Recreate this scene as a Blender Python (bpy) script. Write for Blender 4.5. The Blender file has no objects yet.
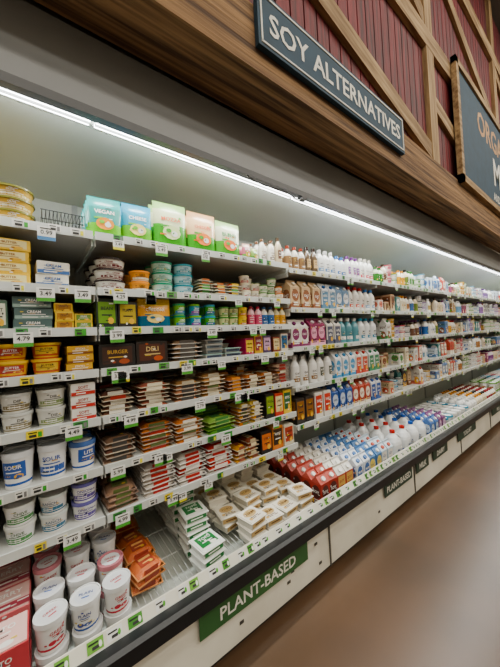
import bpy, math, random
from mathutils import Matrix, Vector
PI=math.pi
R=random.Random(7)
Q=random.Random(11)
def C(h):
    h=h.lstrip('#'); o=[]
    for i in (0,2,4):
        c=int(h[i:i+2],16)/255
        o.append(c/12.92 if c<=0.04045 else ((c+0.055)/1.055)**2.4)
    return (o[0],o[1],o[2])
def boost(c,s=1.12):
    l=.3*c[0]+.6*c[1]+.1*c[2]
    return tuple(min(1,max(0.004,(l+(v-l)*s)*.88)) for v in c)
# ------------------------------------------------------------ materials
def new_mat(name):
    m=bpy.data.materials.new(name); m.use_nodes=True
    return m,m.node_tree.nodes,m.node_tree.links,m.node_tree.nodes['Principled BSDF']
def attr_mat(name,rough,metal=0,coat=0,bump=0.0):
    m,n,l,b=new_mat(name)
    a=n.new('ShaderNodeAttribute'); a.attribute_name='Col'
    l.new(a.outputs['Color'],b.inputs['Base Color'])
    b.inputs['Roughness'].default_value=rough; b.inputs['Metallic'].default_value=metal
    b.inputs['Coat Weight'].default_value=coat
    if bump:
        t=n.new('ShaderNodeTexNoise'); t.inputs['Scale'].default_value=60
        bp=n.new('ShaderNodeBump'); bp.inputs['Strength'].default_value=bump; bp.inputs['Distance'].default_value=0.004
        l.new(t.outputs['Fac'],bp.inputs['Height']); l.new(bp.outputs['Normal'],b.inputs['Normal'])
    return m
M_PRINT=attr_mat('printed_card',0.4)
M_GLOSS=attr_mat('glossy_plastic',0.22)
M_FILM=attr_mat('crinkled_film',0.18,bump=0.8)
M_METAL=attr_mat('painted_metal',0.28)
M_STEEL=attr_mat('steel',0.3,metal=1)
MATS=[M_PRINT,M_GLOSS,M_FILM,M_METAL,M_STEEL]
def simple(name,col,rough=0.5,metal=0,noise=0.0,scale=6,stretch=(1,1,1),col2=None,bump=0.0,detail=5,k=.25):
    m,n,l,b=new_mat(name)
    b.inputs['Roughness'].default_value=rough; b.inputs['Metallic'].default_value=metal
    tc=n.new('ShaderNodeTexCoord'); mp=n.new('ShaderNodeMapping'); mp.inputs['Scale'].default_value=stretch
    t=n.new('ShaderNodeTexNoise'); t.inputs['Scale'].default_value=scale; t.inputs['Detail'].default_value=detail
    r=n.new('ShaderNodeValToRGB')
    r.color_ramp.elements[0].position=0.5-k; r.color_ramp.elements[1].position=0.5+k
    r.color_ramp.elements[0].color=(*(col2 or col),1); r.color_ramp.elements[1].color=(*col,1)
    l.new(tc.outputs['Object'],mp.inputs['Vector']); l.new(mp.outputs['Vector'],t.inputs['Vector'])
    l.new(t.outputs['Fac'],r.inputs['Fac']); l.new(r.outputs['Color'],b.inputs['Base Color'])
    if bump:
        bp=n.new('ShaderNodeBump'); bp.inputs['Strength'].default_value=bump; bp.inputs['Distance'].default_value=0.01
        l.new(t.outputs['Fac'],bp.inputs['Height']); l.new(bp.outputs['Normal'],b.inputs['Normal'])
    return m
M_WOOD=simple('rough_sawn_wood',C('957148'),0.85,col2=C('47301a'),scale=4,stretch=(0.35,11,11),bump=0.9,k=.15,detail=10)
M_WOODL=simple('light_trim_wood',C('b09266'),0.8,col2=C('6c502c'),scale=3,stretch=(0.8,9,9),bump=0.6,k=.17,detail=9)
M_WOODV=simple('light_trim_wood_vertical',C('b09266'),0.8,col2=C('6c502c'),scale=3,stretch=(9,9,0.8),bump=0.6,k=.17,detail=9)
M_RED=simple('barn_red_paint',C('720d16'),0.7,col2=C('36060a'),scale=5,stretch=(6,6,0.5),bump=0.5,k=.17,detail=9)
M_FLOOR=simple('polished_concrete',C('5a422e'),0.3,col2=C('403021'),scale=1.6,bump=0.02,detail=10,k=.2)
M_WALL=simple('painted_wall',C('b8b2a4'),0.8,col2=C('b0aa9c'))
M_CEIL=simple('ceiling_paint',C('6c6a66'),0.9,col2=C('656360'))
M_CASE=simple('case_enamel',C('bcc1b8'),0.4,col2=C('b3b9b0'),scale=2)
M_CANOPY=simple('canopy_grey',C('858787'),0.35,col2=C('7b7e7e'),scale=2)
M_KICK=simple('kick_panel_paint',C('e2dfd0'),0.3,col2=C('c4c0ae'),scale=3,detail=8)
M_BLACK=simple('black_bumper',C('131518'),0.35,col2=C('0d0f11'))
M_SIGN=simple('sign_slate_blue',C('183c52'),0.75,col2=C('133243'),scale=9)
M_SIGNT=simple('sign_letters',C('e8e6dc'),0.6,col2=C('cfcdc0'),scale=40)
M_GREEN=simple('sign_green',C('2c5c2a'),0.5,col2=C('265228'),scale=9)
M_DKGREEN=simple('sign_dark_green',C('1f3a2b'),0.5,col2=C('1b3426'),scale=9)
M_GOLD=simple('sign_gold_letters',C('c08f4a'),0.6,col2=C('9a7038'),scale=30)
def emis(name,col,s):
    m,n,l,b=new_mat(name)
    b.inputs['Emission Color'].default_value=(*col,1); b.inputs['Emission Strength'].default_value=s
    b.inputs['Base Color'].default_value=(0.9,0.9,0.9,1)
    return m
M_LED=emis('led_tube',(0.95,0.99,1.0),22)
M_LED2=emis('led_lens',(0.92,0.97,1.0),1.8)
M_CLIGHT=emis('ceiling_lamp_glow',(1,0.93,0.82),5)
# ------------------------------------------------------------ mesh builder
class MB:
    def __init__(s): s.v=[];s.f=[];s.c=[];s.m=[];s.s=[];s.M=Matrix.Identity(4)
    def add(s,vs,fs,col,mat=0,smooth=False):
        b=len(s.v); M=s.M
        s.v.extend([(M@Vector(p))[:] for p in vs])
        for i,f in enumerate(fs):
            s.f.append([b+k for k in f]); s.c.append(col if not isinstance(col,list) else col[i]); s.m.append(mat); s.s.append(smooth)
    def box(s,x0,x1,y0,y1,z0,z1,col,mat=0,taper=1.0):
        cx=(x0+x1)/2;cy=(y0+y1)/2
        def t(x,c): return c+(x-c)*taper
        vs=[(t(x0,cx),t(y0,cy),z0),(t(x1,cx),t(y0,cy),z0),(t(x1,cx),t(y1,cy),z0),(t(x0,cx),t(y1,cy),z0),(x0,y0,z1),(x1,y0,z1),(x1,y1,z1),(x0,y1,z1)]
        s.add(vs,[(0,3,2,1),(4,5,6,7),(0,1,5,4),(1,2,6,5),(2,3,7,6),(3,0,4,7)],col,mat)
    def lathe(s,prof,n=16,mat=1,p=0,rot=0):
        cs=[]
        for i in range(n):
            a=2*PI*i/n+rot; c=math.cos(a);q=math.sin(a)
            k=1.0 if not p else 1/((abs(c)**p+abs(q)**p)**(1/p))
            cs.append((c*k,q*k))
        for (r0,z0),(r1,z1),col in prof:
            if r1<=1e-6: s.add([(c*r0,q*r0,z0) for c,q in cs],[tuple(range(n))],col,mat)
            else:
                vs=[(c*r0,q*r0,z0) for c,q in cs]+[(c*r1,q*r1,z1) for c,q in cs]
                s.add(vs,[(i,(i+1)%n,n+(i+1)%n,n+i) for i in range(n)],col,mat,True)
    def tube(s,pts,r,col,n=6,mat=1):
        vs=[];fs=[]
        P=[Vector(p) for p in pts]
        for i,p in enumerate(P):
            d=(P[min(i+1,len(P)-1)]-P[max(i-1,0)]).normalized()
            u=d.cross(Vector((0,0.3,1)) if abs(d.z)<.9 else Vector((0,1,0))).normalized(); w=d.cross(u)
            for k in range(n):
                a=2*PI*k/n; vs.append(tuple(p+u*r*math.cos(a)+w*r*math.sin(a)))
        for i in range(len(P)-1):
            for k in range(n): fs.append((i*n+k,i*n+(k+1)%n,(i+1)*n+(k+1)%n,(i+1)*n+k))
        fs.append(tuple(range(n))); fs.append(tuple((len(P)-1)*n+k for k in range(n)))
        s.add(vs,fs,col,mat,True)
    def patch(s,surf,cx,cz,w,h,col,o=.0006,nx=1,mat=0):
        vs=[surf(cx-w/2+w*i/nx,cz+k*h/2,o) for k in (-1,1) for i in range(nx+1)]
        s.add(vs,[(i,i+1,nx+2+i,nx+1+i) for i in range(nx)],col,mat)
    def disc(s,surf,cx,cz,rx,rz,col,o=.0009,n=12,mat=0):
        s.add([surf(cx+rx*math.cos(2*PI*i/n),cz+rz*math.sin(2*PI*i/n),o) for i in range(n)],[tuple(range(n))],col,mat)
    def text(s,surf,word,cx,cz,h,maxw,col,o=.0016,mat=0):
        vs,fs,tw=glyph(word); k=h
        if tw*k>maxw: k=maxw/tw
        s.add([surf(cx+x*k,cz+(y-.35)*max(k,h*.55),o) for x,y in vs],fs,col,mat)
    def build(s,name,parent=None,mats=None,origin=True):
        me=bpy.data.meshes.new(name)
        if origin and parent is None and s.v:
            xs=[v[0] for v in s.v];ys=[v[1] for v in s.v];zs=[v[2] for v in s.v]
            oc=((min(xs)+max(xs))/2,(min(ys)+max(ys))/2,min(zs))
        else: oc=(0,0,0)
        me.from_pydata([(v[0]-oc[0],v[1]-oc[1],v[2]-oc[2]) for v in s.v],[],s.f)
        for m in (mats or MATS): me.materials.append(m)
        me.polygons.foreach_set('material_index',s.m if not mats else [0]*len(s.f))
        me.polygons.foreach_set('use_smooth',s.s)
        ca=me.color_attributes.new('Col','FLOAT_COLOR','CORNER'); buf=[]; cache={}
        for f,c in zip(s.f,s.c):
            if c not in cache: cache[c]=boost(c)
            c=cache[c]; buf.extend((c[0],c[1],c[2],1.0)*len(f))
        ca.data.foreach_set('color',buf)
        me.update()
        ob=bpy.data.objects.new(name,me); ob.location=oc
        bpy.context.scene.collection.objects.link(ob)
        if parent: ob.parent=parent
        return ob
_g={}
def glyph(word):
    if word in _g: return _g[word]
    cu=bpy.data.curves.new('t','FONT'); cu.body=word; cu.size=1; cu.resolution_u=2; cu.align_x='CENTER'; cu.offset=0.015
    ob=bpy.data.objects.new('t',cu); bpy.context.scene.collection.objects.link(ob)
    dg=bpy.context.evaluated_depsgraph_get(); e=ob.evaluated_get(dg); me=e.to_mesh()
    vs=[(v.co.x,v.co.y) for v in me.vertices]; fs=[tuple(p.vertices) for p in me.polygons]
    e.to_mesh_clear(); bpy.data.objects.remove(ob)
    tw=max(v[0] for v in vs)-min(v[0] for v in vs)
    _g[word]=(vs,fs,tw); return _g[word]
WH=C('f2f1ec');BK=C('191a1c')
FOOD=[C('e9b84a'),C('c2452e'),C('7fa63b'),C('f0e2b8'),C('8a4a2a'),C('d8752a')]
def label(mb,surf,w,h,zc,s,curved=False,txt=True):
    nx=6 if curved else 1; st=s.get('style',0); c3=s['c3'];ct=s.get('ct',BK); wd=s.get('word','VEGAN'); fd=s.get('food',FOOD[0])
    if st==0:
        mb.patch(surf,0,zc-.32*h,w*.98,.3*h,c3,nx=nx)
        if txt: mb.text(surf,wd,0,zc+.2*h,.34*h,w*.64,ct)
        mb.patch(surf,0,zc-.05*h,w*.6,.06*h,ct,nx=nx)
        mb.patch(surf,-.1*w,zc-.32*h,w*.4,.08*h,WH,.001,nx=nx)
    elif st==1:
        mb.patch(surf,0,zc+.05*h,w*.82,.75*h,c3,nx=nx)
        if txt: mb.text(surf,wd,0,zc+.2*h,.3*h,w*.56,ct)
        mb.patch(surf,0,zc-.04*h,w*.5,.05*h,ct,.001,nx=nx)
        mb.disc(surf,.18*w,zc-.24*h,.15*w,.12*h,fd)
    elif st==2:
        mb.disc(surf,.0,zc-.22*h,.34*w,.24*h,fd); mb.disc(surf,.1*w,zc-.26*h,.12*w,.1*h,WH,.0014); mb.disc(surf,-.12*w,zc-.16*h,.1*w,.07*h,c3,.0014)
        if txt: mb.text(surf,wd,0,zc+.26*h,.34*h,w*.74,ct)
        mb.patch(surf,-.25*w,zc+.0*h,w*.3,.06*h,c3,nx=2)
    elif st==3:
        mb.disc(surf,0,zc+.12*h,.4*w,.3*h,c3)
        if txt: mb.text(surf,wd,0,zc+.12*h,.3*h,w*.56,ct)
        mb.patch(surf,0,zc-.34*h,w*.7,.05*h,ct,nx=nx); mb.patch(surf,0,zc-.24*h,w*.5,.05*h,ct,nx=nx)
        mb.disc(surf,-.32*w,zc-.3*h,.09*w,.1*h,fd)
    elif st==4:
        if txt: mb.text(surf,wd,0,zc+.2*h,.24*h,w*.5,ct)
        mb.patch(surf,0,zc+.02*h,w*.34,.05*h,c3,nx=nx); mb.patch(surf,0,zc-.08*h,w*.26,.03*h,BK,nx=nx)
        mb.disc(surf,-.15*w,zc-.32*h,.12*w,.12*h,fd); mb.disc(surf,.1*w,zc-.34*h,.14*w,.1*h,c3)
    q=random.Random(int((c3[0]*7+c3[1]*13+ct[2]*3+w*50)*1000)+st)
    for _ in range(5):
        x=q.uniform(-.36,.36)*w; z=zc+q.uniform(-.44,.44)*h; cc=q.choice([fd,ct,WH,c3,C('d8c24a'),BK])
        if q.random()<.5: mb.patch(surf,x,z,q.uniform(.08,.24)*w,q.uniform(.02,.05)*h,cc,.0012,nx=2 if curved else 1)
        else: mb.disc(surf,x,z,.05*w,.045*h,cc,.0013,8)
# ---- products: local origin bottom centre, front faces -Y
def tub(mb,s,front,n=18):
    r=s['w']/2;h=s['h'];r1=r*.95;r0=r*s.get('tp',.8);hb=h*.9
    c1,c2,c3=s['c1'],s['c2'],s['c3']
    rr=lambda z:r0+(r1-r0)*z/hb
    mb.lathe([((r0,0),(0,0),c1),((r0,0),(rr(hb*.12),hb*.12),c1),((rr(hb*.12),hb*.12),(rr(hb*.2),hb*.2),c3),((rr(hb*.2),hb*.2),(rr(hb*.94),hb*.94),c1),((rr(hb*.94),hb*.94),(r*.97,hb*.94),c2),
      ((r,hb*.93),(r,h),c2),((r,h),(r*.92,h),c2),((r*.92,h),(r*.9,h-.003),c2),((r*.9,h-.003),(0,h-.003),c2)],n)
    top=lambda x,z,o:(x,z,h-.003+o)
    mb.disc(top,0,0,r*.72,r*.72,s.get('lid2',c1))
    if s.get('detail'):
        mb.text(top,s.get('word','VEGAN'),0,r*.1,r*.35,r*.9,s.get('ct',BK)); mb.patch(top,0,-r*.25,r*.5,r*.12,c3,.0012)
    if front:
        surf=lambda x,z,o:((rr(z)+o)*math.sin(x/rr(z)),-(rr(z)+o)*math.cos(x/rr(z)),z)
        label(mb,surf,r*1.9,hb*.66,hb*.56,s,True)
def bottle(mb,s,front,n=14):
    r=s['w']/2;h=s['h'];c1,c2,c3=s['c1'],s['c2'],s['c3']
    mb.lathe([((r*.92,0),(0,0),c1),((r*.92,0),(r,h*.03),c1),((r,h*.03),(r,h*.1),c1),((r*1.01,h*.1),(r*1.01,h*.58),c3 if s.get('wrap') else c1),((r,h*.58),(r*.96,h*.66),c1),((r*.96,h*.66),(r*.75,h*.76),c1),
      ((r*.75,h*.76),(r*.45,h*.84),c1),((r*.45,h*.84),(r*.4,h*.88),c1),((r*.5,h*.88),(r*.5,h),c2),((r*.5,h),(0,h),c2)],n)
    if front:
        surf=lambda x,z,o:((r*1.01+o)*math.sin(x/r),-(r*1.01+o)*math.cos(x/r),z)
        label(mb,surf,r*1.8,h*.42,h*.35,s,True)
def jug(mb,s,front,n=20):
    r=s['w']/2*.9;h=s['h'];c1,c2,c3=s['c1'],s['c2'],s['c3']
    mb.lathe([((r*.9,0),(0,0),c1),((r*.9,0),(r,h*.04),c1),((r,h*.04),(r,h*.52),c1),((r,h*.52),(r*.93,h*.62),c1),((r*.93,h*.62),(r*.7,h*.76),c1)],n,1,4)
    mb.lathe([((r*.78,h*.74),(r*.4,h*.86),c1),((r*.4,h*.86),(r*.3,h*.9),c1),((r*.36,h*.9),(r*.36,h),c2),((r*.36,h),(0,h),c2)],n)
    mb.tube([(r*.3,-r*.1,h*.86),(r*.7,-r*.35,h*.83),(r*.95,-r*.5,h*.7),(r*.98,-r*.5,h*.52),(r*.8,-r*.4,h*.4)],r*.13,c1)
    surf=lambda x,z,o:(x,-r-o,z); label(mb,surf,r*1.5,h*.32,h*.27,s)
    surf=lambda x,z,o:(-r-o,-x,z); label(mb,surf,r*1.5,h*.32,h*.27,s)
def carton(mb,s,front):
    w,d,h=s['w'],s['d'],s['h'];c1,c2,c3=s['c1'],s['c2'],s['c3'];hb=h*.74;hr=h*.93
    mb.box(-w/2,w/2,-d/2,d/2,0,hb*.25,c3); mb.box(-w/2,w/2,-d/2,d/2,hb*.25,hb,c1)
    ctop=s.get('ctop',c1)
    mb.add([(-w/2,-d/2,hb),(w/2,-d/2,hb),(w/2,d/2,hb),(-w/2,d/2,hb),(-w/2,-.004,hr),(w/2,-.004,hr),(w/2,.004,hr),(-w/2,.004,hr)],[(0,1,5,4),(2,3,7,6),(1,2,6,5),(3,0,4,7)],ctop)
    mb.box(-w/2,w/2,-.004,.004,hr,h,ctop)
    M0=mb.M.copy(); a=math.atan2(hr-hb,d/2)
    mb.M=M0@Matrix.Translation((0,-d*.27,hb+(hr-hb)*.46))@Matrix.Rotation(a,4,'X')
    rc=w*.18; mb.lathe([((rc,0),(rc,.014),c2),((rc,.014),(0,.014),c2)],10); mb.M=M0
    if front: label(mb,lambda x,z,o:(x,-d/2-o,z),w,hb*.95,hb*.52,s)
    if s.get('side',1): label(mb,lambda x,z,o:(-w/2-o,-x,z),d,hb*.95,hb*.52,s,txt=front)
def carbox(mb,s,front):
    w,d,h=s['w'],s['d'],s['h']; e=min(w,d,h)*.04
    mb.box(-w/2,w/2,-d/2,d/2,e,h-e,s['c1']); mb.box(-w/2+e,w/2-e,-d/2+e,d/2-e,0,e,s['c1']); mb.box(-w/2+e,w/2-e,-d/2+e,d/2-e,h-e,h,s['c2'])
    if front: label(mb,lambda x,z,o:(x,-d/2-o,z),w,h*.92,h/2,s)
    if s.get('side'): label(mb,lambda x,z,o:(-w/2-o,-x,z),d,h*.92,h/2,s,txt=front)
    if s.get('top'): label(mb,lambda x,z,o:(x,z,h+o),w,d*.9,0,s)
def tray(mb,s,front):
    w,d,h=s['w'],s['d'],s['h']
    mb.box(-w/2*.93,w/2*.93,-d/2*.93,d/2*.93,0,h*.86,s['c1'],1,.88)
    mb.box(-w/2,w/2,-d/2,d/2,h*.86,h*.93,s['c2'],1); mb.box(-w/2*.9,w/2*.9,-d/2*.9,d/2*.9,h*.93,h,s['c2'],1)
    label(mb,lambda x,z,o:(x,z,h+o),w*.86,d*.84,0,s)
    if front:
        mb.patch(lambda x,z,o:(x,-d/2*.93-o,z),0,h*.5,w*.8,h*.5,s['c3']); mb.patch(lambda x,z,o:(x,-d/2*.93-o,z),0,h*.5,w*.5,h*.15,s.get('ct',BK),.0012)
def mpack(mb,s,front):
    w,d,h=s['w'],s['d'],s['h']
    mb.box(-w/2,w/2,-d/2,d/2,0,h*.15,s['c2'],2)
    nx,ny=6,6; vs=[]
    def hz(u,v): return h*.15+h*.85*max(0,(1-abs(u)**4)*(1-abs(v)**4))**.6
    for j in range(ny+1):
        for i in range(nx+1):
            u=-1+2*i/nx;v=-1+2*j/ny; vs.append((u*w*.46,v*d*.46,hz(u,v)))
    mb.add(vs,[(j*(nx+1)+i,j*(nx+1)+i+1,(j+1)*(nx+1)+i+1,(j+1)*(nx+1)+i) for j in range(ny) for i in range(nx)],s['c1'],2,True)
    top=lambda x,z,o:(x,z,h+o)
    mb.patch(top,0,0,w*.5,d*.55,s['c3']); mb.patch(top,0,d*.1,w*.4,d*.12,s.get('ct',WH),.0012); mb.patch(top,0,-d*.12,w*.3,d*.05,s.get('ct',WH),.0012)
    mb.disc(top,w*.12,-d*.18,w*.07,d*.06,C('d8b24a'),.0014,8)
    mb.patch(lambda x,z,o:(x,-d*.46-o,z),0,h*.55,w*.5,h*.7,s['c3'])
def pouch(mb,s,front):
    w,h,t=s['w'],s['h'],s['d']; nx,nz=8,12; lo=s.get('lo',3); hi=s.get('hi',9)
    c1,c2,c3=s['c1'],s['c2'],s['c3']
    def b(x,z):
        k=z/h
        if k>.9: return .001
        k/=.9
        return max(.001,t/2*max(0,1-abs(2*x/w)**3)**.6*math.sin(PI*(.2+.8*k))**.6)
    for sg in (-1,1):
        vs=[];cols=[]
        for j in range(nz+1):
            for i in range(nx+1):
                x=-w/2+w*i/nx; z=h*j/nz; vs.append((x,sg*b(x,z),z))
        fs=[]
        for j in range(nz):
            for i in range(nx):
                q=(j*(nx+1)+i,j*(nx+1)+i+1,(j+1)*(nx+1)+i+1,(j+1)*(nx+1)+i)
                wob=lo+(1 if i in (0,1,6,7) else 0)
                fs.append(q if sg<0 else q[::-1]); cols.append(c2 if j>=hi else (c3 if j<wob else c1))
        mb.add(vs,fs,cols,1,True)
    if front: label(mb,lambda x,z,o:(x,-b(x,z)-o-.0015,z),w*.8,h*.62,h*.46,s,True)
def P(w,d,h,c1,c2,c3,word='VEGAN',style=0,ct=BK,**k):
    s=dict(w=w,d=d,h=h,c1=C(c1) if isinstance(c1,str) else c1,c2=C(c2) if isinstance(c2,str) else c2,c3=C(c3) if isinstance(c3,str) else c3,word=word,style=style,ct=C(ct) if isinstance(ct,str) else ct)
    s.update(k); return s
def row(name,fn,x0,x1,y0,z,specs,nrow=2,nst=1,gap=.005,jit=2,fr=1,var=0,miss=0.0,shuf=0.0):
    mb=MB(); s0=specs[0]; w,d=s0['w'],s0['d']; n=max(1,int((x1-x0+gap)/(w+gap)+1e-4)); g=max(0,((x1-x0)-n*w)/max(1,n))
    for i in range(n):
        s=specs[min(len(specs)-1,i*len(specs)//n)]
        rec=R.random()<miss
        for j in range(nrow):
            if rec and j==0 and nrow>1: continue
            ns=nst if not var else max(1,nst-R.randrange(var+1))
            zz=z+.001
            for k in range(ns):
                a=math.radians(R.uniform(-jit,jit)); q=s
                if shuf and Q.random()<shuf: q=dict(Q.choice(specs)); q['w']=s['w'];q['h']=s['h']
                if shuf:
                    q=dict(q); f=Q.uniform(.75,1.25)
                    for kk in ('c1','c3'): q[kk]=tuple(min(1,v*f) for v in q[kk])
                mb.M=Matrix.Translation((x0+g/2+w/2+i*(w+g)+R.uniform(-.5,.5)*min(g,.008),y0+d/2+j*(d+gap)+R.uniform(0,.006)*(jit>1)+(Q.uniform(-.004,.012) if shuf and j==0 else 0),zz))@Matrix.Rotation(a,4,'Z')
                fn(mb,q,j<fr or (rec and j==1)); zz+=s['h']
    return mb.build(name)
# ------------------------------------------------------------ room
def plain(name,x0,x1,y0,y1,z0,z1,mat,parent=None):
    mb=MB(); mb.box(x0,x1,y0,y1,z0,z1,(1,1,1)); return mb.build(name,parent,[mat])
XL,XR=-2.04,9.26
plain('floor',-4,12,-5,2.1,-.1,0,M_FLOOR)
plain('ceiling',-4,12,-5,2.1,6.2,6.3,M_CEIL)
plain('wall_back',-4.1,12.1,2.1,2.2,0,6.2,M_WALL)
plain('wall_left',-4.1,-4,-5,2.1,0,6.2,M_WALL)
plain('wall_right',12,12.1,-5,2.1,0,6.2,M_WALL)
plain('wall_front',-4.1,12.1,-5.1,-5,0,6.2,M_WALL)
# ------------------------------------------------------------ display case
case=bpy.data.objects.new('refrigerated_display_case',None); bpy.context.scene.collection.objects.link(case)
EDG=[XL+1.13*i for i in range(11)]
YF=1.30;YB=1.86
SH_A=[1.855,1.625,1.46,1.29,1.095,.895,.695]
SH_B=[1.83,1.57,1.31,1.05,.80]
def prism(name,prof,x0,x1,mat,parent=case):
    mb=MB(); n=len(prof)
    mb.add([(x0,y,z) for y,z in prof]+[(x1,y,z) for y,z in prof],[(i,(i+1)%n,n+(i+1)%n,n+i) for i in range(n)]+[tuple(range(n))[::-1],tuple(range(n,2*n))],(1,1,1))
    return mb.build(name,parent,[mat])
plain('back_panel',XL,XR,YB,1.98,0,2.45,M_CASE,case)
plain('case_top',XL,XR,1.2,1.98,2.45,2.5,M_CANOPY,case)
prism('inner_ceiling',[(1.30,2.30),(YB,2.20),(YB,2.24),(1.30,2.34)],XL,XR,M_CASE)
prism('canopy_fascia',[(1.17,2.29),(1.19,2.29),(1.22,2.6),(1.20,2.6)],XL,XR,M_CANOPY)
prism('canopy_lip',[(1.165,2.262),(1.20,2.262),(1.20,2.295),(1.165,2.295)],XL,XR,M_BLACK)
prism('lamp_housing',[(1.20,2.285),(1.30,2.30),(1.30,2.34),(1.20,2.34)],XL,XR,M_CASE)
mb=MB();mb2=MB()
for i in range(10):
    a=EDG[i]+.01;b=EDG[i+1]-.01
    mb.box(a,b,1.204,1.218,2.270,2.284,(1,1,1)); mb.box(a,b,1.246,1.256,2.280,2.290,(1,1,1)); mb2.box(a,b,1.219,1.245,2.277,2.286,(1,1,1))
mb.build('led_tubes',case,[M_LED]); mb2.build('led_lens',case,[M_LED2])
plain('end_panel_left',XL-.05,XL,1.14,1.98,0,2.5,M_CASE,case)
plain('end_panel_right',XR,XR+.05,1.14,1.98,0,2.5,M_CASE,case)
prism('well_floor',[(1.13,.30),(YB,.34),(YB,.31),(1.13,.27)],XL,XR,M_CASE)
prism('well_front',[(1.10,.27),(1.135,.27),(1.135,.372),(1.115,.372)],XL,XR,M_CASE)
prism('bumper_rail',[(1.055,.312),(1.10,.300),(1.115,.372),(1.075,.372),(1.06,.362)],XL,XR,M_BLACK)
prism('kick_panel',[(1.10,.30),(1.115,.30),(1.115,.05),(1.095,.05)],XL,XR,M_KICK)
prism('toe_kick',[(1.13,.05),(1.15,.05),(1.15,0),(1.13,0)],XL,XR,M_BLACK)
mb=MB()
for x in EDG[1:-1]: mb.box(x-.004,x+.004,1.088,1.098,.05,.30,C('55534c'))
for x,z in ((1.0,.13),(1.03,.17),(1.25,.1),(.7,.12),(1.9,.12),(1.22,.22)): mb.box(x,x+.022,1.093,1.0955,z,z+.014,C('3a3833'))
mb.build('kick_seams',case)
mb=MB(); tg=MB(); crd=MB()
SHW=C('d8dbd7')
def tagstrip(x0,x1,zc,y,dens=.8):
    x=x0+.02
    while x<x1-.07:
        w=R.choice([.035,.04,.05])
        if R.random()<dens:
            zt=zc+Q.uniform(-.003,.003); o0=Q.uniform(0,.004)
            surf=lambda a,b,o:(a,y-o-o0,b)
            hc=C('e6e6e0') if R.random()<.68 else R.choice([C('4f9a3c'),C('e5d24b'),C('3f8a44')])
            cx=x+w/2
            tg.patch(surf,cx,zt,w,.028,hc,.002)
            tg.patch(surf,cx-.006,zt+.006,w*.5,.004,BK,.003)
            tg.patch(surf,cx-w*.12,zt-.005,w*.42,.009,C('2a2a2a'),.003)
            tg.patch(surf,cx+w*.3,zt-.002,w*.22,.018,R.choice([C('3f9a3a'),C('777777'),C('d8d34a')]),.003)
        x+=w+R.choice([.008,.03,.05])
def hang(x,z,y,txt,w=.062,h=.06,band='4f9a3c'):
    surf=lambda a,b,o:(x+a,y-.006-o,z+b)
    crd.box(x-w/2,x+w/2,y-.006,y-.005,z-h/2,z+h/2,C('e9e9e4'))
    crd.text(surf,txt,0,.004,h*.42,w*.75,BK); crd.patch(surf,0,-h*.36,w,h*.26,C(band)); crd.patch(surf,0,h*.36,w*.7,h*.08,BK)
for i in range(10):
    x0,x1=EDG[i]+.004,EDG[i+1]-.004
    for z in (SH_A if i<3 else SH_B):
        mb.box(x0,x1,YF+.006,YB,z-.010,z+.008,SHW,3)
        mb.box(x0,x1,YF,YF+.006,z-.016,z+.017,C('ccd0cc'),3)
        mb.box(x0,x0+.004,YF+.02,YB,z-.04,z-.010,SHW,3); mb.box(x1-.004,x1,YF+.02,YB,z-.04,z-.010,SHW,3)
        tagstrip(x0,x1,z,YF)
        if i>=2:
            for q in range(4):
                if R.random()<.6: hang(R.uniform(x0+.05,x1-.05),z-.028,YF,R.choice(['3.49','4.99','2/$5','5.29']),.045,.042,R.choice(['4f9a3c','d8cf48','4f9a3c']))
    mb.box(x1-.01,x1+.018,YB-.012,YB,.35,2.2,C('a2a6a2'),3)
mb.build('shelves',case)
for x,s,t in [(-.02,2,'4.79'),(.29,2,'3.99'),(.06,0,'0.99'),(.05,1,'3.49'),(.17,1,'3.49'),(.29,3,'3.99'),(.60,3,'3.99'),(.31,1,'4.29'),(.50,0,'5.49'),(.33,4,'4.99'),(.66,4,'2.79'),(.12,4,'4.49'),(.27,5,'5.99'),(.45,5,'4.49'),(.8,5,'4.49'),(.1,6,'3.49'),(.28,6,'4.99'),(.5,6,'3.99'),(.75,2,'3.49'),(1.1,3,'4.29'),(.9,4,'6.49')]:
    hang(x,SH_A[s]-.024,YF,t,.056,.052,'4c7fae' if (s==0 and x<.1) else '4f9a3c')
prism('tag_moulding',[(1.117,.373),(1.121,.373),(1.140,.412),(1.136,.412)],XL,XR,M_KICK)
x=XL+.05
while x<XR-.1:
    w=R.choice([.035,.04,.05])
    sf=lambda a,b,o:(a,1.1265+b*.438-o*.9,.3925+b*.9+o*.44)
    cc=R.choice([C('e4e4de'),C('e4e4de'),C('4a8a38'),C('6fa548'),C('e4e4de')])
    tg.patch(sf,x+w/2,0,w,.034,cc,.0015); tg.patch(sf,x+w/2-.006,.007,w*.6,.005,BK,.0025); tg.patch(sf,x+w/2,-.006,w*.4,.009,C('333333'),.0025)
    tg.disc(sf,x+w*.8,-.002,.005,.009,C('eef3e6') if cc[0]<.5 else C('5aa03e'),.0028)
    x+=w+R.choice([.01,.02,.05])
tg.build('price_tags',case); crd.build('price_cards',case)
mb=MB()
mb.tube([(.93,1.19,2.30),(.94,1.16,2.25),(.99,1.155,2.235),(1.05,1.16,2.235),(1.12,1.165,2.245),(1.20,1.17,2.255),(1.32,1.18,2.24),(1.38,1.19,2.26)],.0035,BK)
mb.box(1.36,1.40,1.165,1.20,2.245,2.262,BK)
mb.build('lamp_cable',case)
mb=MB()
for i in range(int((1.35-.3)/.026)):
    x=.31+i*.026
    mb.tube([(x,1.145,.345),(x,1.5,.362),(x,1.84,.378)],.0022,C('e2e3df'),5)
for y in (1.2,1.4,1.6,1.8):
    z=.345+(y-1.145)*.0475; mb.tube([(.3,y,z-.003),(1.34,y,z-.003)],.0026,C('e2e3df'),5)
    for x in (.31,1.33): mb.box(x-.004,x+.004,y-.004,y+.004,.303+(y-1.13)*.055,z-.003,C('e2e3df'))
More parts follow.
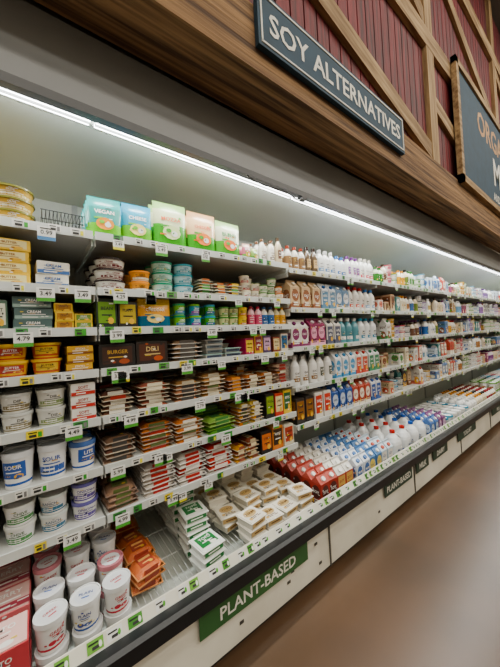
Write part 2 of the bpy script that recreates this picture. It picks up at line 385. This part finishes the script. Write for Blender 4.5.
mb.build('well_wire_rack',case)
# ------------------------------------------------------------ PRODUCTS
S1=YF+.02
Z=lambda s:SH_A[s]+.008
for (a,b) in ((-2.0,-.93),(-.89,-.12)):
    row('margarine_tubs',tub,a,b,S1,Z(0),[P(.115,.115,.05,'c9a24b','5e5a2e','e8dcae','SPREAD',0),P(.115,.115,.05,'d6c05a','8a6a2c','f1e6b6','BUTTER',1)],3,2)
    row('butter_boxes',carbox,a,b-.01,S1,Z(1),[P(.115,.12,.045,'e6bb35','e9c75a','c8502a','BUTTER',1,WH,top=1),P(.115,.12,.045,'ecd05a','e9c75a','f2e9c8','SPREAD',1)],3,4)
    row('spread_cartons',carbox,a,b,S1,Z(2),[P(.1,.1,.10,'5d6f66','77877c','d9dcc8','PLANT',1),P(.1,.1,.10,'3f5f50','55705f','e4e0c2','BUTTER',0,WH)],3,1)
    row('plant_butter_tubs',tub,a,b+.005,S1,Z(3),[P(.105,.105,.065,'d9b548','e0b83c','9c2f2a','BUTTER',0,WH),P(.105,.105,.065,'8c2f2c','b8403a','e8c03c','SPREAD',0,WH)],3,2)
    row('cottage_cheese_tubs',tub,a,b+.01,S1,Z(4),[P(.12,.12,.075,'e9e8e2','e4e3de','5c7f9c','CREAM',0,'2c4a78',lid2=C('d8dce0'))],3,2)
    row('sour_cream_tubs',tub,a,b+.01,S1,Z(5),[P(.12,.12,.14,'e8e9ea','d5dbe2','2f4f8f','CREAM',1,WH)],3,1)
    row('dip_tubs',tub,a,b,S1,Z(6),[P(.12,.12,.075,'eceae4','dfe2e2','3f69a8','DIP',0,'27406f')],3,2)
row('margarine_tubs',tub,-.115,.035,S1,Z(0),[P(.14,.115,.045,'c9a24b','6e6a2e','e8dcae','OLIVE',0,WH,lid2=C('b8923c'))],3,3)
row('butter_boxes',carbox,-.115,.01,S1,Z(1),[P(.12,.12,.042,'e8c040','ecd060','e8dca0','BUTTER',1,'8a4a1a',top=1)],3,4,jit=4)
row('bagel_spread_boxes',carbox,.02,.13,S1,Z(1),[P(.105,.12,.05,'e8e6da','f1f0ea','3f66a0','CREAM',0,'2f5a9a',top=1)],2,2,jit=4)
row('spread_cartons',carbox,-.115,-.06,S1,Z(2),[P(.05,.12,.11,'506a5a','77877c','d9dcc8','OAT',1)],3,1)
row('cream_spread_packs',carbox,-.05,.07,S1,Z(2),[P(.115,.12,.042,'4a6060','5f7f80','8fa8a0','CREAM',0,WH),],2,3)
row('butter_boxes',carbox,.075,.205,S1,Z(2),[P(.062,.1,.035,'e9c53c','efd568','b07a28','VEGAN',1,top=1),P(.062,.1,.032,'d9b93a','efd568','6a8a3a','OLIVE',1,WH,top=1)],3,3,var=1)
row('plant_butter_tubs',tub,-.11,.1,S1,Z(3),[P(.1,.1,.062,'d9a53a','e8c04a','a8342c','BUTTER',1,WH),P(.1,.1,.062,'b8553a','e8c04a','d9b548','BUTTER',1)],3,2)
row('butter_stick_boxes',carbox,.11,.205,S1,Z(3),[P(.09,.1,.035,'d2a33a','d9b04a','7c4a20','STICKS',0,WH)],3,3,jit=4)
row('cottage_cheese_tubs',tub,-.1,.105,S1,Z(4),[P(.098,.1,.07,'dcdcd6','c9ccc8','7c6f4c','DIP',0),P(.098,.1,.07,'dcdcd6','d6d8d2','7c8f5c','DIP',0)],3,2,jit=25)
row('cheese_spread_boxes',carbox,.115,.205,S1,Z(4),[P(.085,.09,.05,'e9e6de','ece9e2','b8332f','SOFT',0,'a02a2a')],3,3)
row('sour_cream_tubs',tub,-.1,.205,S1,Z(5),[P(.098,.1,.13,'eceded','e2e6ea','2d56a5','SOUR',1,WH,lid2=C('cfd6de')),P(.098,.1,.13,'eceded','e2e6ea','2d56a5','SOUR',0,'2d56a5',lid2=C('cfd6de')),P(.098,.1,.115,'eceded','4f70b0','2d56a5','LITE',1,WH)],3,1,gap=.003,jit=25)
row('dip_tubs',tub,-.1,.1,S1,Z(6),[P(.096,.1,.07,'eceded','e8ebe6','4a8a4c','CHIVE',0,'2c5d2f'),P(.096,.1,.07,'e4e4e0','d8e0dc','2a6a8c','RANCH',0,'2c4d6f')],3,2,jit=25)
row('dip_tubs',tub,.105,.205,S1,Z(6),[P(.096,.1,.075,'eceded','6a66a8','5b4a98','ONION',0,'3f3488')],3,2,jit=20)
mb=MB()
for i in range(12):
    x=.05+i*.0125; mb.tube([(x,1.34,1.868),(x,1.34,1.94)],.0015,BK,5); mb.tube([(x,1.34,1.94),(x,1.6,1.94)],.0015,BK,5)
for z in (1.868,1.904,1.94): mb.tube([(.045,1.34,z),(.195,1.34,z)],.002,BK,5)
for x in (.045,.195): mb.tube([(x,1.6,1.868),(x,1.6,1.94)],.002,BK,5); mb.tube([(x,1.34,1.868),(x,1.6,1.868)],.002,BK,5)
mb.build('wire_basket')
# bay 1
row('shredded_cheese_pouches',pouch,.205,.475,S1,Z(0),[P(.13,.045,.175,'1a8f86','1fa3a0','6fbf3a','VEGAN',2,WH,food=C('f09a2c'),lo=3),P(.13,.045,.18,'2a94b0','209ec4','68b43a','CHEESE',2,WH,food=C('f2e08a'),lo=4)],5,1,jit=8)
row('shredded_cheese_pouches',pouch,.48,1.0,S1,Z(0),[P(.165,.05,.225,'ccd4a8','9cc878','3f9a28','MOZZA',2,'d8602a',food=C('d8e8a8'),lo=5,hi=10),P(.165,.05,.215,'e8c090','d8a878','3f9a28','CHEDDAR',2,'d0502a',food=C('f0822c'),lo=4,hi=10),P(.165,.05,.2,'d4d8b8','a8cc88','4fa038','BLEND',2,'2a7f48',food=C('e8763a'),lo=4,hi=10)],5,1,jit=8)
row('cheese_snack_pouches',pouch,1.005,1.125,S1,Z(0),[P(.056,.04,.10,'c46b7c','d8b0a0','6aa14a','BITES',2,WH),P(.056,.04,.08,'8ab05a','b8c880','4a8a3a','BITES',2,WH)],4,1,jit=8)
row('creamer_bottles',bottle,1.13,1.335,S1,Z(0),[P(.048,.048,.15,'e9e4d8','6b4a34','6c5b4a','OAT',0,'5a4030'),P(.048,.048,.18,'c8b89a','4a3a2a','5c3b2a','SOY',1,WH)],6,1)
row('cream_cheese_tubs',tub,.215,.36,S1,Z(1),[P(.13,.115,.048,'e6e3da','2a2022','6a1a22','CREAM',0,'7a2228',lid2=C('5a4044'))],3,3,jit=20)
row('cream_cheese_tubs',tub,.365,.465,S1,Z(1),[P(.095,.095,.05,'e89a2a','f09a1c','e8e2c8','CHIVE',0,lid2=C('f7c862'))],3,2)
row('cream_cheese_tubs',tub,.47,.69,S1,Z(1),[P(.105,.098,.052,'bfe0d4','1f8f6c','2a9a7c','PLAIN',0,'17695a',lid2=C('6fc0a0')),P(.105,.098,.052,'bfe0e8','1b8fa0','1f8fa0','HERB',0,'17506a',lid2=C('7acbd2'))],3,3,jit=20)
row('sliced_cheese_packs',mpack,.70,.98,S1,Z(1),[P(.086,.1,.016,'e3c25a','d8d8c8','4a8a44','V',0),P(.086,.1,.016,'d8d0b0','d8d8c8','c06a2a','V',0),P(.086,.1,.016,'c8402a','d8d8c8','e8c83a','V',0)],3,7,var=3,jit=4,shuf=.3)
row('dip_cups',tub,.99,1.335,S1,Z(1),[P(.064,.066,.045,'e8e2d0','e0d8b8','a83a3a','DIP',0),P(.064,.066,.045,'e8e2d0','5a8a4a','4a8a4a','DIP',0),P(.064,.066,.045,'e8e2d0','c9752c','c9752c','DIP',0)],4,3,var=1,jit=20,shuf=.2)
row('burger_patty_boxes',carbox,.22,.385,S1,Z(2),[P(.08,.1,.13,'1b2a1e','35463a','6f9c2c','BEAN',1,side=1),P(.08,.1,.12,'24201c','35302c','b9a43a','PLANT',1)],3,1)
row('cheese_pouches',pouch,.39,.545,S1,Z(2),[P(.15,.045,.14,'e2a01e','e8bf3a','1c5d7c','CHEDDAR',2,'fff6dc',food=C('f4dd8a'),lo=4)],5,1)
row('dairy_free_yogurt_cups',tub,.55,.82,S1,Z(2),[P(.064,.06,.06,'6fb52c','1f8f5c','1a6fb0','LIME',0,WH),P(.064,.06,.06,'2f9cb8','76bb38','8a3aa0','BLUE',0,WH),P(.064,.06,.06,'4ab02a','2aa0c0','2a50a0','PEAR',0,WH),P(.064,.06,.06,'38a0c8','3a90c8','6fb82c','COCO',0,WH)],6,2,jit=15)
row('dairy_free_yogurt_cups',tub,.83,1.02,S1,Z(2),[P(.06,.06,.055,'d8d6a0','4a8a3a','4a8a3a','KALE',0),P(.06,.06,.055,'e8c84a','e3b62a','c9752c','MANGO',0)],6,2,jit=15)
row('yogurt_drink_bottles',bottle,1.03,1.335,S1,Z(2),[P(.046,.05,.12,'e8b8c0','b82c48','c04a6a','BERRY',0,WH,wrap=1),P(.046,.05,.12,'f0ece0','2c5f9c','3f6fa8','PLAIN',0,wrap=1),P(.046,.05,.12,'e8dcb0','d89a2c','d8a03c','PEACH',0,wrap=1)],6,1,jit=20)
row('veggie_burger_boxes',carbox,.22,.52,S1,Z(3),[P(.145,.1,.105,'171514','242220','3a2218','BURGER',1,'c8a04a',food=C('9c4a2a')),P(.145,.1,.11,'221a16','242220','4a2414','DELI',1,'d0b880',food=C('b0502a'))],3,1)
row('plant_sausage_packs',mpack,.535,.705,S1,Z(3),[P(.16,.12,.022,'b8977a','d8d8d0','5a5550','V')],3,5,jit=4,var=2,shuf=.2)
row('tempeh_trays',tray,.72,.96,S1,Z(3),[P(.112,.12,.026,'b8b6ae','c9c8c2','5c6a74','SOY',0),P(.112,.12,.026,'c8c6be','a9c8c2','3c4a64','SOY',0)],3,4,jit=4,var=2,shuf=.3)
row('cheese_block_boxes',carbox,.97,1.335,S1,Z(3),[P(.06,.1,.10,'a82050','b84070','e8c84a','VEGAN',1),P(.06,.1,.12,'c8a02a','d8b04a','8a2a3a','GOUDA',1,WH),P(.06,.1,.11,'4a3a5a','5a4a6a','c8a0c0','BRIE',1,side=1),P(.06,.1,.10,'7a3a2a','8a4a3a','d8c89a','SMOKE',1),P(.06,.1,.12,'d8d0c0','8a4a3a','2c5f8a','FETA',1)],3,1)
deli=['8a5f4c','9a5b4a','b07a5c','8a4a44','c0905c','6f5246','c8b49a']
def delirow(x0,x1,s,nst,cols,w=.14,hh=.02,nm='plant_deli_slice_packs',var=2):
    row(nm,mpack,x0+.004,x1-.004,S1,Z(s),[P(w-.008,.13,hh,R.choice(cols),R.choice(['e0d4b8','d0c4b0','b8a898','9a8070']),R.choice(['d8d0b8','e8e4d8','3c3a38','9c2a1c','5d6a3c','c8802a']),'V',ct=R.choice([WH,C('d8a04a'),BK])) for _ in range(max(3,int((x1-x0)/w)))],3,nst,jit=5,var=var,shuf=.45)
delirow(.22,.36,4,5,['5f443c','6f4a3e','8a6a54'],.13); delirow(.37,.53,4,6,deli,.15,.019); delirow(.54,.84,4,6,deli,.14); delirow(.85,1.335,4,6,['9c5a30','b06a3a','c0903a','8a4a38','c8a890'],.115)
delirow(.22,.36,5,6,['6f4a3e','7a5f4c','b8a48a'],.13)
delirow(.37,.70,5,7,['b05a34','c0703a','9a4a2a','c89a6a'],.155,.018)
row('plant_jerky_packs',mpack,.712,.895,S1,Z(5),[P(.168,.13,.02,'5d9a3c','7fae4a','2f6a2c','V'),P(.168,.13,.02,'7aa04c','9fbe6a','3f7a3c','V')],3,7,jit=4,var=3,shuf=.4)
delirow(.905,1.095,5,7,['d89a3a','c87a2a','e0c060'],.088,.02,'plant_cheese_slice_packs')
row('veggie_dog_boxes',carbox,1.11,1.335,S1,Z(5),[P(.068,.1,.15,'1a1816','3a3532','7f9e2c','DOGS',1),P(.068,.1,.14,'b8351f','c8553a','e8d8a0','LINKS',1),P(.068,.1,.15,'e0c03a','e8cf6a','2c5f3a','BITES',1,WH)],3,1)
delirow(.22,.36,6,6,['6a3c34','5a3430','9a7a64'],.13,.022)
row('plant_bacon_packs',mpack,.375,.865,S1,Z(6),[P(.15,.13,.020,'d8cfc4','eae6df','b32c2a','V'),P(.15,.13,.020,'e3ddd4','eae6df','b32c2a','V'),P(.15,.13,.020,'c23b30','eae6df','e8e0d8','V',ct=C('a82420'))],3,7,jit=5,var=2,shuf=.4)
row('plant_pepperoni_packs',mpack,.88,1.05,S1,Z(6),[P(.076,.13,.022,'c8902a','d8c8a8','8a4a34','V'),P(.076,.13,.022,'8a4a34','c8b8a0','d8c8a0','V',ct=BK)],3,6,jit=4,var=2,shuf=.4)
row('plant_chicken_boxes',carbox,1.06,1.335,S1,Z(6),[P(.085,.1,.13,'1b1715','3a3532','c86a1a','STRIPS',1),P(.085,.1,.14,'c9751c','d89a4a','3a2a1c','NUGGET',1,WH),P(.085,.1,.13,'d8d0b8','e0dac8','a8402c','CHICKEN',1)],3,1)
# ------------------------------------------------------------ bays 2+
bt=[('e9e6de','7a4a2c','a8794c'),('efeeea','a8a498','3c5f8c'),('e0dcd0','8c1c2c','a83a4b'),('f0efe9','1c4f90','2f5fa0'),('d9c8a8','2a2a2a','6a7a3a'),('e4dac2','c0801a','d8a03a'),('e4d9e2','6a2a6a','7a3a80'),('eaeae6','e0e0de','6f98b8'),('d8ccb8','3a2a22','6a4a3a'),('c4d0b4','2f6a2c','3a7a34'),('dcd4e0','5a3a78','8a6aa0'),('f0f0ec','e8e8e4','c8b070')]
ctn=[('dcd4bc','f0efe9','a0703a'),('5f80b0','f0efe9','e9e6de'),('cfdae2','2a5fa0','3a6fa8'),('c05040','f0efe9','f0e8d8'),('d0b898','a04c3c','7a4a2c'),('4c8a8c','f0efe9','e9e6de'),('e8e6e0','2f7a3a','4a8a4a'),('8a4060','f0efe9','e0b0c0'),('3a3a40','d8d8d8','c8a04a'),('e8e4dc','c04a3a','d0705a')]
tbs=[('efeee9','c8ccd0','4a6f9f'),('e4eaec','3f90b0','3f88a8'),('f0ece0','b84a5a','c06070'),('e8e7e1','6a984a','5a8a3a'),('eee6d4','d0a83a','c8943a'),('e4e0e8','8a6aa8','7a5aa0'),('e8e8e4','40444c','50545c'),('f0efec','e6e6e2','8aa8c0')]
words=['OAT','SOY','ALMOND','MILK','COCO','CREAM','PLAIN','VANILLA']
def sp(kind,w,h,d=None):
    c=R.choice({'b':bt,'c':ctn,'t':tbs,'x':ctn}[kind])
    return P(w,d or w,h,c[0],c[1],c[2],R.choice(words),R.randrange(4),ct=R.choice([BK,C('5a2a20'),C('27406f'),C('2c5d2f')]),wrap=R.random()<.5,food=R.choice(FOOD),side=1)
def part(k,a,b,z,deep=4):
    if k=='b': row('milk_bottles',bottle,a,b,S1,z,[sp('b',R.choice([.058,.066,.07]),R.uniform(.15,.205))]*1+[sp('b',.066,R.uniform(.16,.2))],deep,1,jit=20,miss=.15)
    elif k=='c': row('plant_milk_cartons',carton,a,b,S1,z,[sp('c',.075,.2),sp('c',.075,.2)],3,1,jit=3,miss=.15)
    elif k=='x': row('yogurt_boxes',carbox,a,b,S1,z,[sp('x',.075,R.uniform(.09,.17),.09),sp('x',.075,R.uniform(.09,.17),.09)],3,1,jit=4,miss=.2)
    else: row('yogurt_cups',tub,a,b,S1,z,[sp('t',.078,R.choice([.055,.065]))]+[sp('t',.078,.06)],deep,3,var=1,jit=10)
b0=EDG[3]+.012;b1=EDG[4]-.012
def bp(f0,f1): return b0+(b1-b0)*f0+.003,b0+(b1-b0)*f1-.003
def B(name,fn,f0,f1,si,specs,nrow=4,nst=1,**k):
    a,b=bp(f0,f1); row(name,fn,a,b,S1,SH_B[si]+.008,specs,nrow,nst,**k)
B('creamer_bottles',bottle,0,.3,0,[P(.055,.055,.17,'d8d2c4','8a3a2c','8a6a4a','OAT',0,wrap=1),P(.055,.055,.19,'5a4a3a','2a1a14','c0a070','SOY',1)],6,jit=15)
B('creamer_bottles',bottle,.3,.62,0,[P(.06,.06,.19,'e9e8e4','d8d8d4','3c6fa0','ALMOND',0),P(.06,.06,.17,'e4e6e8','3a6fb0','2a5fa0','MILK',0,WH)],6,jit=15)
B('creamer_bottles',bottle,.62,1,0,[P(.06,.06,.19,'e9e8e4','6a3a7a','7a4a90','SOY',1,WH),P(.06,.06,.2,'efeee8','c8c4b8','c03a4a','COCO',0)],6,jit=15)
B('plant_milk_cartons',carton,0,.3,1,[P(.085,.085,.2,'d0b490','e8e0d0','8a5434','OAT',3,WH,food=C('7a3a1c'))],4,jit=3)
B('plant_milk_cartons',carton,.3,.62,1,[P(.08,.08,.2,'d8dde2','2a5fa0','5a7f9c','ALMOND',1,WH),P(.08,.08,.2,'6a88a8','e8e8e4','dfe2e4','SOY',3)],4,jit=3)
B('milk_bottles',bottle,.62,1,1,[P(.07,.07,.2,'e8e4de','b02a2a','c85a4a','MILK',0),P(.07,.07,.19,'efeee8','3a6fb0','8aa8c8','MILK',0)],4,jit=15)
B('plant_milk_cartons',carton,0,.16,2,[P(.08,.08,.19,'e6e2dc','6a2a5a','7a2a5a','OAT',3,WH)],4,jit=3)
B('plant_milk_cartons',carton,.16,.5,2,[P(.08,.08,.2,'8a3058','e8d8e0','e0a0b8','SOY',3),P(.08,.08,.2,'e2dfd8','3a3a44','50546a','ALMOND',1,WH)],4,jit=3)
B('milk_bottles',bottle,.5,1,2,[P(.075,.075,.2,'5f95a0','e8e8e4','e0e4e4','COCO',0,'1c4f60'),P(.075,.075,.2,'e6e8e8','3a90b0','3a80a0','MILK',0)],4,jit=15)
B('milk_bottles',bottle,0,.4,3,[P(.07,.07,.2,'e9e8e4','c8c8c4','8a6a4a','OAT',0),P(.07,.07,.2,'e9e8e4','3a3a3a','50544a','SOY',1,WH)],4,jit=15)
B('plant_milk_cartons',carton,.4,1,3,[P(.08,.08,.2,'e6e8ea','4a90c0','4a90c0','MILK',3,WH),P(.08,.08,.2,'e4e0d8','b02a2a','c04a3a','SOY',1,WH),P(.08,.08,.2,'dfe2e4','2a6f4a','3a7f5a','OAT',1,WH)],4,jit=3)
B('protein_shake_boxes',carbox,0,.35,4,[P(.08,.1,.17,'2a2624','3a3430','8a5a2a','PLANT',1,side=1),P(.08,.1,.18,'e0dcd4','e8e4dc','c03a2a','SHAKE',1,WH,side=1)],3)
B('plant_milk_cartons',carton,.35,1,4,[P(.08,.08,.2,'24509c','e8e8e4','c8d4e4','ALMOND',3,'1c3f70'),P(.08,.08,.2,'a8402c','f0e8d8','f0e8d8','SOY',3,'8a1c1c'),P(.08,.08,.2,'dfe2e8','24509c','24509c','MILK',1,WH)],4,jit=3)
for bi in range(3,9):
    x0,x1=EDG[bi+1]+.012,EDG[bi+2]-.012
    for si in range(5):
        z=SH_B[si]+.008; parts=5 if bi<4 else 4 if bi<6 else 2
        for q in range(parts):
            a=x0+(x1-x0)*q/parts+.003; b=x0+(x1-x0)*(q+1)/parts-.003
            part(R.choice('bbctx' if bi<5 else 'bttxx'),a,b,z,4 if bi<5 else 3)
# ------------------------------------------------------------ well contents
WZ=lambda y:.30+(y-1.13)*.055+.003
def well(name,fn,x0,x1,y0,specs,nrow,nst,lift=.0,**k):
    d=specs[0]['d']; ye=y0+nrow*(d+.006)+.006
    return row(name,fn,x0,x1,y0,WZ(ye)+lift,specs,nrow,nst,**k)
yt=dict(detail=1,lid2=C('d6d8da'),food=C('b8283c'))
TA=P(.097,.105,.105,'e6e7e5','e0e2e2','b83a4a','GREEK',4,'b02030',**yt)
TB=P(.097,.105,.105,'e6e7e5','b87880','a84050','GREEK',4,'b02030',**yt)
TC=P(.097,.105,.105,'e6e7e5','e0e2e2','3a5a9f','PLAIN',4,'1f3a7f',detail=1,lid2=C('d0d4da'),food=C('3a4a9a'))
well('yogurt_tubs',tub,-.025,.28,1.145,[TA,TC,TA],1,2,jit=25,gap=.003)
well('yogurt_tubs',tub,-.025,.28,1.26,[TC,TA,TB],1,2,jit=25,gap=.003)
well('yogurt_tubs',tub,-.025,.28,1.38,[TB,TA,TC],4,2,jit=25,gap=.003)
well('keto_yogurt_boxes',carbox,-.17,-.03,1.15,[P(.135,.13,.10,'b8424a','e0b8b0','e9e6e0','KETO',4,WH,top=1,side=1,food=C('c0203c'))],1,2)
well('yogurt_multipacks',carbox,-.89,-.18,1.15,[P(.135,.13,.09,'d8d0c8','e8e4de','b04050','KETO',0,top=1)],4,2)
well('yogurt_multipacks',carbox,-.17,-.03,1.30,[P(.135,.13,.09,'c8686c','d8b4ae','a04050','BERRY',0,WH,top=1)],3,2)
well('yogurt_multipacks',carbox,-2.0,-.93,1.15,[P(.135,.13,.09,'d8d0c8','e8e4de','4060a0','YOGURT',0,top=1)],4,2)
RL=.036
well('plant_sausage_packs',mpack,.30,.43,1.24,[P(.125,.12,.028,'b5603a','c88a5a','8a3a2c','V',ct=C('e8b070')),P(.125,.12,.028,'8a4a34','b88a6a','5a2a20','V',ct=C('e8b070'))],4,3,RL,jit=14,var=1,shuf=.4)
g_=dict(food=C('e8e8dc'))
well('tofu_trays',tray,.56,.69,1.16,[P(.125,.125,.038,'dfe1db','e8ebe4','1f7038','TOFU',1,WH,**g_)],1,3,RL,jit=8)
well('tofu_trays',tray,.555,.69,1.30,[P(.125,.125,.038,'dfe1db','e8ebe4','1f7038','TOFU',1,WH,**g_)],1,5,RL,jit=8)
well('tofu_trays',tray,.54,.70,1.44,[P(.125,.125,.038,'dfe1db','e8ebe4','1f7038','TOFU',1,WH,**g_)],3,6,RL,jit=8,var=1)
well('tofu_trays',tray,.75,1.32,1.30,[P(.118,.118,.042,'e2ddd0','e9e4d4','b89a68','TOFU',3,'5a3a18',food=C('c8a86a'))],4,4,RL,jit=11,var=2)
well('tofu_trays',tray,.83,1.32,1.165,[P(.118,.118,.042,'e2ddd0','ece6d8','c0a474','FIRM',3,'5a3a18',food=C('c8a86a'))],1,3,RL,jit=11,var=1)
well('plant_milk_cartons',carton,1.37,1.72,1.15,[P(.08,.08,.195,'9c3026','f0efe9','4a2018','SOY',3,WH,food=C('e8b02a'),ctop=C('b0483c')),P(.08,.08,.195,'b04a3a','f0efe9','c8a05a','SOY',1,'8a1c1c',ctop=C('dcd8ce'))],6,1,jit=5)
well('plant_milk_cartons',carton,1.75,2.27,1.15,[P(.08,.08,.195,'dfe6ee','4a74b0','3a62a0','MILK',3,WH,food=C('e8a82c')),P(.08,.08,.195,'4a78ac','f0efe9','e0cc70','OAT',3,'27406f',food=C('e8a82c')),P(.08,.08,.195,'c8d8e4','c05a4a','e8e4da','SOY',1,'1c4f90',food=C('e8c82c'))],6,1,jit=5,miss=.1)
well('milk_jugs',jug,2.32,3.0,1.15,[P(.135,.135,.22,'e8eaea','b82a20','3a5fa0','MILK',0,'27406f'),P(.135,.135,.22,'e8eaea','1c52a8','6f98c8','MILK',0,'27406f')],4,1,jit=30)
well('plant_milk_cartons',carton,3.03,3.4,1.15,[P(.08,.08,.2,'4a6fac','e8e8e4','c8d4e4','MILK',3,'1c3f70'),P(.08,.08,.2,'7a4a7a','e8e8e4','d8b8d8','OAT',3,'4c1f50')],6,1,jit=5)
well('yogurt_tubs',tub,3.42,4.2,1.15,[sp('t',.11,.11) for _ in range(4)],4,1)
well('milk_bottles',bottle,4.22,5.4,1.15,[sp('b',.085,.17) for _ in range(5)],5,1)
well('yogurt_tubs',tub,5.42,7.2,1.15,[sp('t',.11,.11) for _ in range(7)],3,2)
well('yogurt_tubs',tub,7.22,9.2,1.15,[sp('t',.11,.11) for _ in range(7)],3,2)
# ------------------------------------------------------------ kick signs
def kicksign(x0,x1,txt,mat,z0=.19,z1=.292,nm='department_sign'):
    e=bpy.data.objects.new(nm,None); bpy.context.scene.collection.objects.link(e)
    plain('board',x0,x1,1.083,1.087,z0,z1,mat,e)
    mb=MB(); mb.text(lambda a,b,o:(a,1.083-o,b),txt,(x0+x1)/2,(z0+z1)/2,(z1-z0)*.72,(x1-x0)*.86,(1,1,1)); mb.build('letters',e,[M_SIGNT])
kicksign(.50,1.15,'PLANT-BASED',M_GREEN)
kicksign(1.98,2.42,'PLANT-BASED',M_DKGREEN,.2,.29); kicksign(2.5,2.75,'MILK',M_DKGREEN,.2,.29); kicksign(2.85,3.2,'DAIRY',M_DKGREEN,.2,.29); kicksign(3.5,4.1,'YOGURT',M_DKGREEN,.2,.29); kicksign(4.8,5.4,'MILK',M_DKGREEN,.2,.29)
# ------------------------------------------------------------ barn facade
fac=bpy.data.objects.new('barn_facade',None); bpy.context.scene.collection.objects.link(fac)
FX0,FX1=-3.0,10.5
plain('beam',FX0,FX1,.943,1.18,2.60,2.90,M_WOOD,fac)
plain('backing_board',FX0,FX1,1.02,1.06,2.9,6.15,M_RED,fac)
mb=MB(); x=FX0
while x<FX1-.1:
    mb.box(x+.006,x+.106,.99,1.02,2.9,6.15,(1,1,1)); x+=.112
mb.build('siding_planks',fac,[M_RED])
def brace(x0,z0,x1,z1,w=.12,y=(.955,.99),mat=M_WOODL,nm='brace'):
    mb=MB(); L=math.hypot(x1-x0,z1-z0); a=math.atan2(z1-z0,x1-x0)
    mb.box(-L/2,L/2,y[0],y[1],-w/2,w/2,(1,1,1))
    o=mb.build(nm,fac,[mat]); o.location=((x0+x1)/2,0,(z0+z1)/2); o.rotation_euler=(0,-a,0)
posts=[-2.1,.68,2.98,5.45,7.6,9.9]
for x in posts: plain('post',x-.08,x+.08,.95,.99,2.9,6.15,M_WOODV,fac)
plain('rail_mid',FX0,FX1,.948,.988,3.95,4.13,M_WOODL,fac)
plain('rail_top',FX0,FX1,.948,.988,5.2,5.38,M_WOODL,fac)
for a,b in zip(posts[:-1],posts[1:]):
    brace(a+.05,3.5,b-.05,2.98,.14); brace(a+.05,5.15,b-.05,4.2,.14)
sg=bpy.data.objects.new('hanging_aisle_sign',None); bpy.context.scene.collection.objects.link(sg)
X0,X1,z0,z1=.86,2.22,2.72,2.94
plain('board',X0-.02,X1+.02,.915,.94,z0-.02,z1+.02,M_SIGN,sg)
mb=MB()
for (a,b,c,d) in ((X0-.004,X1+.004,z0-.004,z0+.004),(X0-.004,X1+.004,z1-.004,z1+.004),(X0-.004,X0+.004,z0,z1),(X1-.004,X1+.004,z0,z1)): mb.box(a,b,.911,.915,c,d,(1,1,1))
mb.text(lambda a,b,o:(a,.914-o,b),'SOY ALTERNATIVES',(X0+X1)/2,(z0+z1)/2,.2,(X1-X0)*.93,(1,1,1)); mb.build('letters',sg,[M_SIGNT])
sg=bpy.data.objects.new('wall_sign',None); bpy.context.scene.collection.objects.link(sg)
plain('board',3.55,6.7,.915,.943,2.93,4.12,M_SIGN,sg)
mb=MB()
for (a,b,c,d) in ((3.5,6.75,2.88,2.95),(3.5,6.75,4.10,4.17),(3.5,3.57,2.88,4.17),(6.68,6.75,2.88,4.17)): mb.box(a,b,.895,.943,c,d,(1,1,1))
mb.build('frame',sg,[M_WOODL])
mb=MB(); mb.text(lambda a,b,o:(a,.914-o,b),'ORGANIC',5.13,3.82,.40,2.5,(1,1,1)); mb.build('letters_gold',sg,[M_GOLD])
mb=MB(); mb.text(lambda a,b,o:(a,.914-o,b),'MILK',5.35,3.40,.5,2.0,(1,1,1)); mb.text(lambda a,b,o:(a,.914-o,b),'AND MORE',5.13,3.06,.14,1.4,(1,1,1)); mb.build('letters_white',sg,[M_SIGNT])
# ------------------------------------------------------------ lights
def area(name,loc,rot,sx,sy,pw,col=(1,1,1)):
    l=bpy.data.lights.new(name,'AREA'); l.shape='RECTANGLE'; l.size=sx; l.size_y=sy; l.energy=pw; l.color=col
    o=bpy.data.objects.new(name,l); o.location=loc; o.rotation_euler=rot; bpy.context.scene.collection.objects.link(o); return o
area('case_light',((XL+XR)/2,1.232,2.262),(math.radians(-18),0,0),XR-XL,.05,125,(.98,1,.95))
for i,(y,p) in enumerate(((-1.0,160),(-2.8,220),(-4.4,230))):
    plain('ceiling_lamp',-3,11,y-.15,y+.15,6.1,6.19,M_CLIGHT)
    area('ceiling_light',(4,y,6.05),(math.radians(12*i),0,0),14,.4,p,(1,.93,.81))
w=bpy.data.worlds.new('w'); bpy.context.scene.world=w; w.use_nodes=True
w.node_tree.nodes['Background'].inputs[0].default_value=(.7,.75,.8,1); w.node_tree.nodes['Background'].inputs[1].default_value=.3
# ------------------------------------------------------------ camera
cam=bpy.data.cameras.new('camera'); co=bpy.data.objects.new('camera',cam); bpy.context.scene.collection.objects.link(co)
cam.sensor_fit='HORIZONTAL'; cam.sensor_width=36; cam.lens=285*36/500; cam.clip_start=.02
co.matrix_world=Matrix.Translation((0,0,1.40))@Matrix.Rotation(math.radians(52.4-90),4,'Z')@Matrix.Rotation(math.radians(90.9),4,'X')@Matrix.Rotation(math.radians(-3),4,'Z')
bpy.context.scene.camera=co
